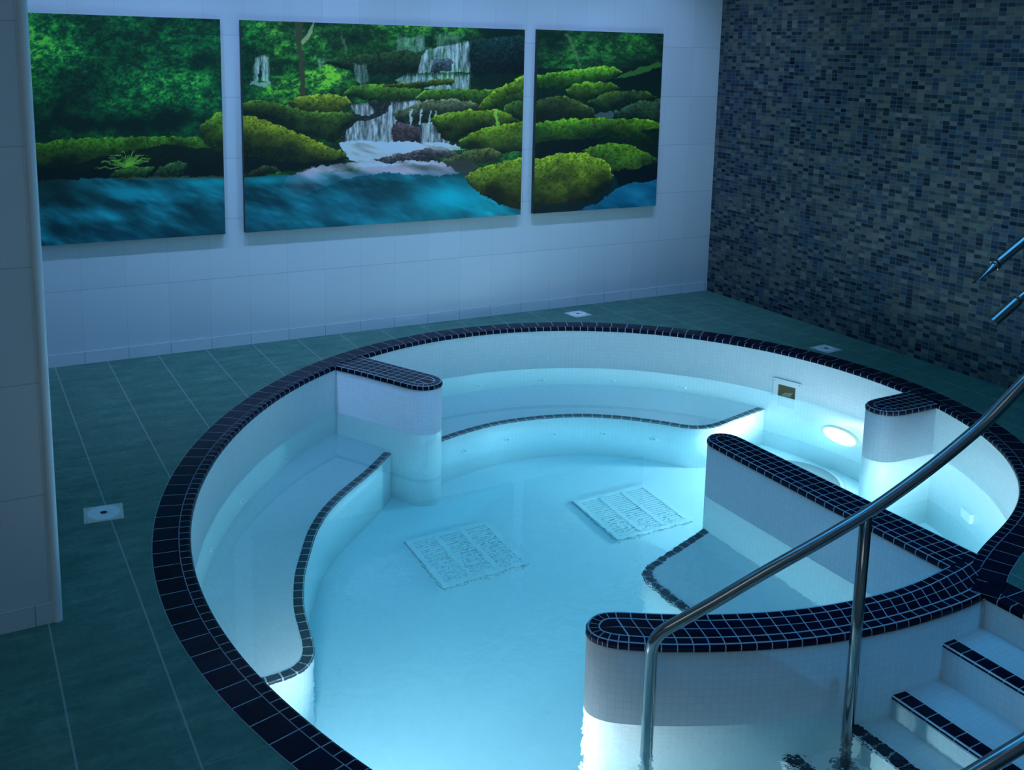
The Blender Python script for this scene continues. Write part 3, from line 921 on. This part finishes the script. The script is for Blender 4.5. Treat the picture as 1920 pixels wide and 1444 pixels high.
t = thing('fill_panel', 'square neutral fill light panel added over the near deck', 'ceiling lamp', (-0.4, 0.2, CEIL_Z))
mb = MB(); mb.box((-0.85, -0.85, -0.03), (0.85, 0.85, 0.0)); mb.build('housing', M['white_plastic'], t)

# ------------------------------------------------------------------ printed canvases
def vnoise(x, y, seed):
    xi = np.floor(x).astype(np.int64); yi = np.floor(y).astype(np.int64)
    fx = x - xi; fy = y - yi
    fx = fx*fx*(3-2*fx); fy = fy*fy*(3-2*fy)
    def h(a, b_):
        n = (a*374761393 + b_*668265263 + seed*974711) & 0x7fffffff
        n = ((n ^ (n >> 13))*1274126177) & 0x7fffffff
        return ((n ^ (n >> 16)) & 0xffff)/65535.0
    return (h(xi, yi)*(1-fx) + h(xi+1, yi)*fx)*(1-fy) + (h(xi, yi+1)*(1-fx) + h(xi+1, yi+1)*fx)*fy

def fbm(x, y, sc, octv=4, seed=1, sx=1.0, gain=0.55):
    t = np.zeros_like(x); a = 1.0; tot = 0.0
    for k in range(octv):
        t += a*vnoise(x/sc/sx, y/sc, seed + k*17); tot += a
        a *= gain; sc *= 0.5
    return t/tot

def inside(px, py, poly):
    r = np.zeros(px.shape, bool); n = len(poly)
    for k in range(n):
        x0, y0 = poly[k]; x1, y1 = poly[(k+1) % n]
        if y0 == y1: continue
        c = (y0 > py) != (y1 > py)
        r ^= c & (px < (x1-x0)*(py-y0)/(y1-y0) + x0)
    return r

def srgb(c):
    c = np.asarray(c, float)/255.0
    return np.where(c <= 0.04045, c/12.92, ((c+0.055)/1.055)**2.4)

def paint(x, y):
    """the forest waterfall print; x, y run over the print in a common frame, returns 8 bit style colour"""
    col = np.zeros((len(x), 3))
    wx = x + (fbm(x, y, 9, 3, 5)-0.5)*9; wy = y + (fbm(x, y, 9, 3, 9)-0.5)*9
    leaf = fbm(x, y, 9, 4, 31, 1.6, 0.75); big = fbm(x, y, 70, 3, 12); fine_ = fbm(x, y, 3.2, 2, 77, 1.3, 0.8)
    L = np.clip((leaf-0.42)*3.2, 0, 1)*0.7 + np.clip((fine_-0.45)*2.4, 0, 1)*0.5
    # foliage: brightness map
    B = 0.16 + 0.45*np.clip((big-0.42)*2.5, 0, 1)
    def blob(cx, cy, rx, ry, a):
        nonlocal B
        B = B + a*np.exp(-(((x-cx)/rx)**2 + ((y-cy)/ry)**2))
    for q in ((90,70,70,40,.55),(100,110,60,22,.5),(230,75,60,25,.15),(270,150,75,28,.62),(330,180,60,22,.35),(385,150,30,12,.4),(170,195,80,20,.12),
              (300,120,20,12,.2),(360,115,40,18,-.3),(350,60,60,25,-.05),(120,205,70,25,-.25),(300,225,90,16,-.3),(180,235,110,14,-.3),
              (490,55,45,25,.7),(530,95,30,20,.5),(600,75,30,30,.1),(585,150,60,22,.75),(625,135,30,14,.6),(515,170,40,20,.6),(690,70,40,30,-.25),
              (760,48,60,10,.6),(860,60,40,14,.6),(940,60,40,30,-.25),(720,110,60,20,-.2),(940,120,60,40,-.4),(1030,80,30,30,-.2),(1120,90,60,20,.22),(1190,80,40,20,.2),(1210,130,40,20,-.2),(1180,150,50,14,-.2)): blob(*q)
    B = np.clip(B, 0.03, 1.2)
    dark = np.array([4,22,24.]); mid = np.array([12,84,44.]); hi = np.array([58,142,52.])
    v = np.clip(B*(0.25+1.15*L), 0, 1)[:, None]
    col = np.where(v < 0.5, dark+(mid-dark)*v*2, mid+(hi-mid)*(v-0.5)*2)
    yel = np.clip(((x-455)/60), 0, 1)[:, None]*np.clip(v*1.4, 0, 1)
    col = col + yel*np.array([20,6,-6.])
    def put(mask, c, a=1.0):
        nonlocal col
        m = (mask*a)[:, None] if not np.isscalar(mask) else mask*a
        col = col*(1-m) + np.asarray(c, float)*m
    def P(poly): return inside(wx, wy, poly).astype(float)
    def bounds(poly):
        X = [p[0] for p in poly]; Y = [p[1] for p in poly]; return min(X), max(X), min(Y), max(Y)
    moss_n = fbm(x, y, 3.6, 3, 55, 1.1, 0.9); moss_m = fbm(x, y, 30, 4, 58, 1.4, 0.65)
    wx2 = x + (fbm(x, y, 7, 2, 15)-0.5)*5; wy2 = y + (fbm(x, y, 7, 2, 19)-0.5)*5
    def rock(poly, top=(104,134,30), bot=(10,26,26), k=1.0, grain=0.9):
        x0, x1, y0, y1 = bounds(poly)
        sel = np.where((x > x0-12) & (x < x1+12) & (y > y0-12) & (y < y1+12))[0]
        if not len(sel): return
        ins = inside(wx[sel], wy[sel], poly)
        # local top edge height of the stone in each column
        cols = np.linspace(x0, x1, 60); tops = np.full(60, y1); bots = np.full(60, y0)
        n = len(poly)
        for a in range(n):
            (ax, ay), (bx, by) = poly[a], poly[(a+1) % n]
            lo, hi_ = min(ax, bx), max(ax, bx)
            s = (cols >= lo-1) & (cols <= hi_+1)
            t = np.clip((cols-ax)/(bx-ax if abs(bx-ax) > 1e-6 else 1e-6), 0, 1)
            yy = ay+(by-ay)*t
            tops[s] = np.minimum(tops[s], yy[s]); bots[s] = np.maximum(bots[s], yy[s])
        ty = np.interp(x[sel], cols, tops); byy = np.interp(x[sel], cols, bots)
        t = np.clip((y[sel]-ty)/np.maximum(byy-ty, 6), 0, 1)
        t = np.clip(t**(0.58*k) + (moss_m[sel]-0.5)*0.7*grain + (moss_n[sel]-0.5)*0.6*grain, 0, 1)[:, None]
        c = np.array(top)*1.12*(1-t) + np.array(bot)*0.75*t
        c = c*(0.30+1.40*np.clip((moss_n[sel]-0.5)*1.5+0.5, 0, 1))[:, None]
        idx = sel[ins]; col[idx] = c[ins]
    def streak(poly, c, a, sc=3.0, seed=3, lo=0.3):
        m = inside(wx2, wy2, poly).astype(float)
        s_ = np.clip((fbm(x, y, sc*9, 4, seed, 0.13, 0.75)-0.28)*2.0, 0, 1)
        x0, x1, y0, y1 = bounds(poly)
        edge = np.clip(np.minimum((x-x0+3)/8, (x1+3-x)/8), 0.25, 1)
        top_ = np.clip((y-y0+1+6*(s_-0.5))/9, 0.0, 1)
        put(m*(0.16+0.84*s_)*a*edge*top_, c)
    # ---- back: falls
    rock([(690,100),(760,92),(790,105),(790,135),(700,140),(640,130),(600,118)], (30,60,36), (6,24,26))
    rock([(880,75),(985,65),(985,140),(885,140)], (12,40,42), (5,20,28), 1, .5)
    streak([(742,66),(770,70),(797,64),(799,92),(780,100),(760,92),(744,98)], (120,150,165), .6)
    streak([(815,66),(838,58),(860,62),(865,95),(840,88),(820,95)], (110,142,140), .5)
    streak([(800,92),(880,76),(882,135),(782,137),(790,105)], (140,170,188), .98, lo=.2)
    rock([(815,108),(850,112),(848,134),(805,135)], (60,80,95), (30,50,62), 1, .3)
    streak([(738,150),(765,137),(882,138),(882,172),(842,174),(760,158)], (140,172,190), .95, lo=.22)
    streak([(473,130),(480,108),(496,101),(506,110),(505,152),(492,152),(488,115),(484,152),(474,152)], (135,165,175), .95, lo=.1)
    put(P([(470,152),(510,155),(508,163),(470,158)]), (110,140,150), .7)
    streak([(594,107),(610,107),(608,127),(598,125)], (110,140,150), .65, lo=.1)
    streak([(661,116),(674,122),(688,117),(692,150),(684,162),(668,152)], (120,152,156), .7, lo=.15)
    # mid greenery and stones
    rock([(660,160),(720,158),(790,165),(790,186),(700,190),(640,180)], (60,105,34), (8,34,28))
    rock([(705,160),(760,155),(840,147),(854,150),(853,157),(800,164),(765,166)], (84,112,38), (10,30,22), .8)
    rock([(776,186),(800,170),(860,166),(930,168),(990,160),(990,200),(900,205),(820,195)], (58,102,32), (8,30,28))
    # trunk
    put(P([(552,40),(567,40),(566,80),(572,140),(574,203),(559,203),(563,150),(557,90)]), (38,48,40))
    put(P([(566,78),(580,58),(589,42),(593,42),(584,62),(569,84)]), (120,140,110), .7)
    put(P([(640,55),(648,85),(652,98),(648,98),(643,82)]), (70,85,75), .6)
    # left bank
    rock([(535,192),(570,178),(620,174),(650,184),(660,196),(640,208),(600,213),(560,206)], (96,118,36), (24,44,26))
    rock([(455,192),(500,188),(560,204),(600,211),(640,208),(670,214),(674,224),(655,240),(630,268),(575,254),(500,226),(455,215)], (66,100,34), (8,26,28), .7)
    # river
    river = y > (334 - 14*np.clip((x-430)/250, 0, 1) + 8*np.clip((x-860)/100, 0, 1))
    rv = fbm(x*0.94+y*0.34, y*0.94-x*0.34, 26, 4, 91, 3.2, 0.6)
    rc = np.array([5,44,66.])[None]*(1-rv[:, None]) + np.array([14,100,118.])[None]*rv[:, None]
    rc = rc*(0.62+0.8*np.clip((rv-0.35)*2, 0, 1))[:, None]
    def glow(cx, cy, rx, ry, c, a):
        nonlocal rc
        m = (a*np.exp(-(((x-cx)/rx)**2+((y-cy)/ry)**2)))[:, None]
        rc = rc*(1-m)+np.array(c, float)*m
    glow(840,372,70,32,(10,150,182),.8); glow(500,338,45,10,(12,128,150),.7); glow(270,362,75,14,(14,134,164),.55); glow(390,343,60,10,(10,128,150),.6); glow(190,402,70,12,(14,118,150),.4)
    glow(100,352,70,34,(7,30,34),.85); glow(390,420,70,26,(7,50,66),.6); glow(250,440,160,16,(5,40,62),.6); glow(470,420,60,30,(10,70,100),.4); glow(650,400,130,40,(14,76,106),.5)
    put(river.astype(float), 0, 0.0)
    col = np.where(river[:, None], rc, col)
    # foam tongue
    f1 = P([(520,360),(540,330),(600,312),(700,300),(830,303),(868,325),(820,330),(720,322),(640,338),(560,372)])
    sm = fbm(x*0.96+y*0.3, y*0.96-x*0.3, 22, 3, 41, 4.0)
    put(f1*np.clip((sm-0.12)*1.9, 0, 1)*np.clip(1.3-(y-308)/52, 0, 1)*np.clip((x-515)/60, 0, 1), (132,134,166), .92)
    put(P([(560,318),(640,306),(760,300),(830,308),(700,312),(610,322)])*np.clip((sm-0.15)*1.6, 0, 1)*np.clip((x-555)/60, 0, 1), (150,156,184), .8)
    # left slab
    rock([(455,214),(500,226),(560,250),(620,275),(652,287),(655,294),(630,301),(560,309),(500,306),(455,292)], (104,126,30), (12,30,26), .75)
    put(P([(455,291),(560,308),(655,296),(640,305),(560,318),(500,325),(455,322)]), (5,16,24), .95)
    rock([(460,326),(490,311),(515,312),(525,321),(495,331),(460,331)], (40,60,36), (8,24,28))
    # panel one bank
    rock([(60,272),(110,262),(200,258),(280,256),(360,257),(395,262),(430,280),(430,330),(60,336)], (50,104,26), (6,22,24), .6)
    put(P([(66,318),(150,305),(210,290),(300,272),(400,280),(430,295),(430,331),(250,332),(66,338)]), (4,16,22), .8)
    rock([(370,244),(385,225),(405,212),(432,204),(432,292),(405,285),(385,272)], (74,116,32), (14,36,26), .8)
    rock([(205,333),(215,318),(245,312),(290,314),(280,328),(240,336)], (44,92,32), (12,40,32))
    rock([(285,332),(300,312),(335,303),(352,305),(345,328),(310,333)], (34,70,40), (12,36,34))
    for x1, y1 in ((175,318),(190,305),(205,300),(270,292),(283,300)):
        put(P([(240,312),(x1,y1),(x1+4,y1-2),(246,308)]), (70,130,50), .7)
    put(P([(200,333),(430,329),(430,333),(250,338)]), (60,66,50), .5)
    for k in range(16):
        a_ = -2.75 + k*0.16; l_ = 46 + 14*math.sin(k*2.3)
        px_, py_ = 240 + l_*math.cos(a_), 311 + 0.45*l_*math.sin(a_)
        mx_, my_ = 240 + 0.55*l_*math.cos(a_), 311 + 0.75*l_*math.sin(a_)*0.55 - 4
        put(inside(x, y, [(238,312),(mx_,my_),(px_,py_),(mx_+1,my_+2.2),(241,313)]).astype(float), (74,132,48), .8)
    # main cascade
    put(P([(655,195),(735,190),(790,186),(850,200),(850,275),(800,290),(690,300),(640,285),(640,250),(668,222)]), (16,27,33)); put(P([(655,195),(735,190),(790,186),(850,200),(850,275),(640,285),(640,250),(668,222)])*np.clip((moss_n-0.5)*3, 0, 1), (58,66,74), .7)
    streak([(655,197),(690,191),(703,212),(690,218),(668,214)], (140,165,182), .9, lo=.15)
    streak([(735,192),(786,187),(782,203),(748,222),(738,236),(735,268),(646,268),(650,245),(668,229),(700,224),(722,214)], (150,178,196), .97, lo=.12)
    streak([(788,228),(832,222),(846,262),(838,274),(788,272)], (145,174,190), .9, lo=.2)
    rock([(735,232),(750,228),(770,233),(788,240),(789,262),(765,269),(735,268)], (64,62,72), (28,32,44), 1)
    rock([(735,212),(770,197),(800,187),(850,186),(902,195),(895,206),(850,213),(832,224),(800,232),(760,229),(740,223)], (92,108,84), (16,34,34), .9)
    for q in (770, 788, 806, 816): put(P([(q,206),(q+2.5,206),(q+1,233),(q-3,233)]), (140,168,180), .75)
    put(P([(634,270),(660,262),(740,266),(840,268),(870,280),(800,284),(740,290),(690,302),(655,300)])*np.clip(0.55+(sm-0.35)*1.6, 0.35, 1), (160,186,208), .95)
    put(P([(660,296),(700,288),(780,284),(720,300),(670,306)]), (128,140,164), .8)
    rock([(700,298),(760,288),(800,279),(862,284),(850,296),(800,300),(720,306)], (72,74,84), (34,42,56), 1, .6)
    # right stones
    rock([(893,205),(905,190),(930,168),(985,140),(1003,138),(1003,160),(950,182),(915,205)], (92,132,30), (24,52,26), 1)
    rock([(940,216),(950,196),(985,184),(1000,184),(1000,232),(960,220)], (48,84,34), (8,28,30))
    rock([(806,222),(850,209),(920,205),(960,214),(980,230),(940,238),(872,252),(852,270),(826,256)], (88,128,28), (8,26,26), .8)
    put(P([(925,212),(930,205),(938,235),(932,238)]), (90,150,60), .8)
    rock([(858,266),(900,242),(985,227),(1003,230),(1003,282),(920,289),(866,277)], (94,134,28), (8,26,26), .75)
    rock([(830,302),(880,279),(920,277),(945,291),(930,302),(870,312),(840,313)], (62,82,44), (28,42,40), 1)
    put(P([(835,305),(880,300),(900,315),(880,335),(850,318)]), (34,42,48), .9)
    # third canvas
    put((x > 1000)*(y > 128)*1.0, (4,20,24), .8)
    rock([(1000,142),(1060,131),(1110,126),(1150,124),(1166,134),(1140,150),(1080,160),(1000,166)], (84,148,34), (14,50,28), .9)
    put(P([(1060,62),(1066,62),(1090,122),(1085,124)]), (70,90,70), .6)
    put(P([(1150,146),(1200,126),(1238,118),(1238,124),(1190,142)]), (40,92,40), .7)
    rock([(1060,170),(1075,158),(1100,154),(1145,155),(1164,166),(1130,177),(1090,192),(1065,182)], (76,130,30), (8,30,26), .9)
    rock([(1000,190),(1030,181),(1055,180),(1085,190),(1112,206),(1120,222),(1000,226)], (56,84,38), (6,22,26), .6)
    rock([(1100,192),(1140,172),(1180,169),(1210,172),(1234,184),(1180,196),(1140,207)], (58,92,36), (8,30,30), .7)
    rock([(1146,214),(1190,192),(1240,186),(1240,224),(1160,222)], (44,76,48), (10,34,36), .8)
    put(P([(1116,214),(1150,208),(1150,222),(1120,222)]), (60,84,100), .6)
    rock([(1000,232),(1050,224),(1110,221),(1200,224),(1240,229),(1240,240),(1200,246),(1236,268),(1200,272),(1150,258),(1050,270),(1000,275)], (74,128,26), (8,34,26), .75)
    put(P([(1000,268),(1060,262),(1140,256),(1100,282),(1050,290),(1000,298)]), (3,14,22), .9)
    rock([(1092,282),(1110,274),(1140,269),(1185,272),(1225,292),(1236,298),(1205,312),(1190,332),(1140,316),(1105,296)], (80,134,28), (24,56,34), .8)
    put(P([(1150,320),(1200,315),(1240,300),(1240,345),(1160,352)]), (3,14,24), .95)
    b3 = P([(1080,396),(1125,378),(1160,350),(1200,341),(1240,338),(1240,395),(1100,404)])
    put(b3, (6,60,92)); put(b3*np.clip((rv-0.4)*2.5, 0, 1), (16,104,146), .8)
    big_r = [(872,332),(900,315),(940,303),(978,296),(1003,298),(1050,287),(1100,287),(1140,305),(1150,330),(1146,350),(1112,376),(1060,390),(1000,402),(940,384),(905,368),(880,347)]
    rock(big_r, (98,134,34), (12,24,24), 0.9)
    put(P([(1000,384),(1060,380),(1112,372),(1150,345),(1140,365),(1090,392),(1000,404)]), (6,24,34), .8)
    return np.clip(col, 0, 255)

FW, RG, UPV = (np.array(v) for v in (FWD, RGT, UP))
LIGHT_TINT = np.array([0.21, 0.33, 0.50])      # estimated room light on the canvases, divided out of the print colours
def canvas(x0, x1, z0, z1, label):
    yb, yf = WY1 - 0.001, WY1 - 0.039
    t = thing('canvas_picture', label, 'canvas print', ((x0+x1)/2, WY1, (z0+z1)/2), 'waterfall canvases on the white wall')
    cx, cz = (x0+x1)/2, (z0+z1)/2
    mb = MB(); mb.box((x0-cx, yf-WY1+0.0015, z0-cz), (x1-cx, yb-WY1, z1-cz)); mb.build('stretched_canvas', M['canvas_side'], t)
    st = 0.0042
    nx, nz = int((x1-x0)/st)+1, int((z1-z0)/st)+1
    X, Z = np.meshgrid(np.linspace(x0, x1, nx), np.linspace(z0, z1, nz))
    X = X.ravel(); Z = Z.ravel()
    d = np.stack([X, np.full_like(X, yf), Z-1.95], 1)
    dep = d @ FW
    u = 960 + F_PX*(d @ RG)/dep; v = PY - F_PX*(d @ UPV)/dep
    c = srgb(paint(u, v))/LIGHT_TINT
    c = np.clip(c, 0.0, 0.9)
    me = bpy.data.meshes.new('printed_picture')
    nV = nx*nz; nF = (nx-1)*(nz-1)
    me.vertices.add(nV)
    me.vertices.foreach_set('co', np.stack([X-cx, np.full_like(X, yf-WY1), Z-cz], 1).astype(np.float32).ravel())
    ii = (np.arange(nz-1)[:, None]*nx + np.arange(nx-1)[None]).ravel()
    quads = np.stack([ii, ii+1, ii+nx+1, ii+nx], 1).astype(np.int32)
    me.loops.add(nF*4); me.loops.foreach_set('vertex_index', quads.ravel())
    me.polygons.add(nF); me.polygons.foreach_set('loop_start', np.arange(nF, dtype=np.int32)*4)
    me.update(calc_edges=True); me.validate()
    at = me.color_attributes.new('print', 'FLOAT_COLOR', 'POINT')
    at.data.foreach_set('color', np.c_[c, np.ones(nV)].astype(np.float32).ravel())
    link('printed_picture', me, M['print'], t)
    return t

m, nt, bs = mat('canvas_print_ink')
ca = nt.nodes.new('ShaderNodeVertexColor'); ca.layer_name = 'print'
nt.links.new(ca.outputs['Color'], bs.inputs['Base Color'])
bs.inputs['Roughness'].default_value = 0.65; bs.inputs['Specular IOR Level'].default_value = 0.2
M['print'] = m
canvas(0.418, 1.548, 0.757, 2.101, 'canvas print of dark green forest bank and blue water, partly behind the pillar')
canvas(1.676, 3.712, 0.757, 2.101, 'wide middle canvas print with white waterfall and mossy rocks')
canvas(3.822, 4.951, 0.757, 2.106, 'canvas print of rounded mossy boulders, nearest the mosaic wall')
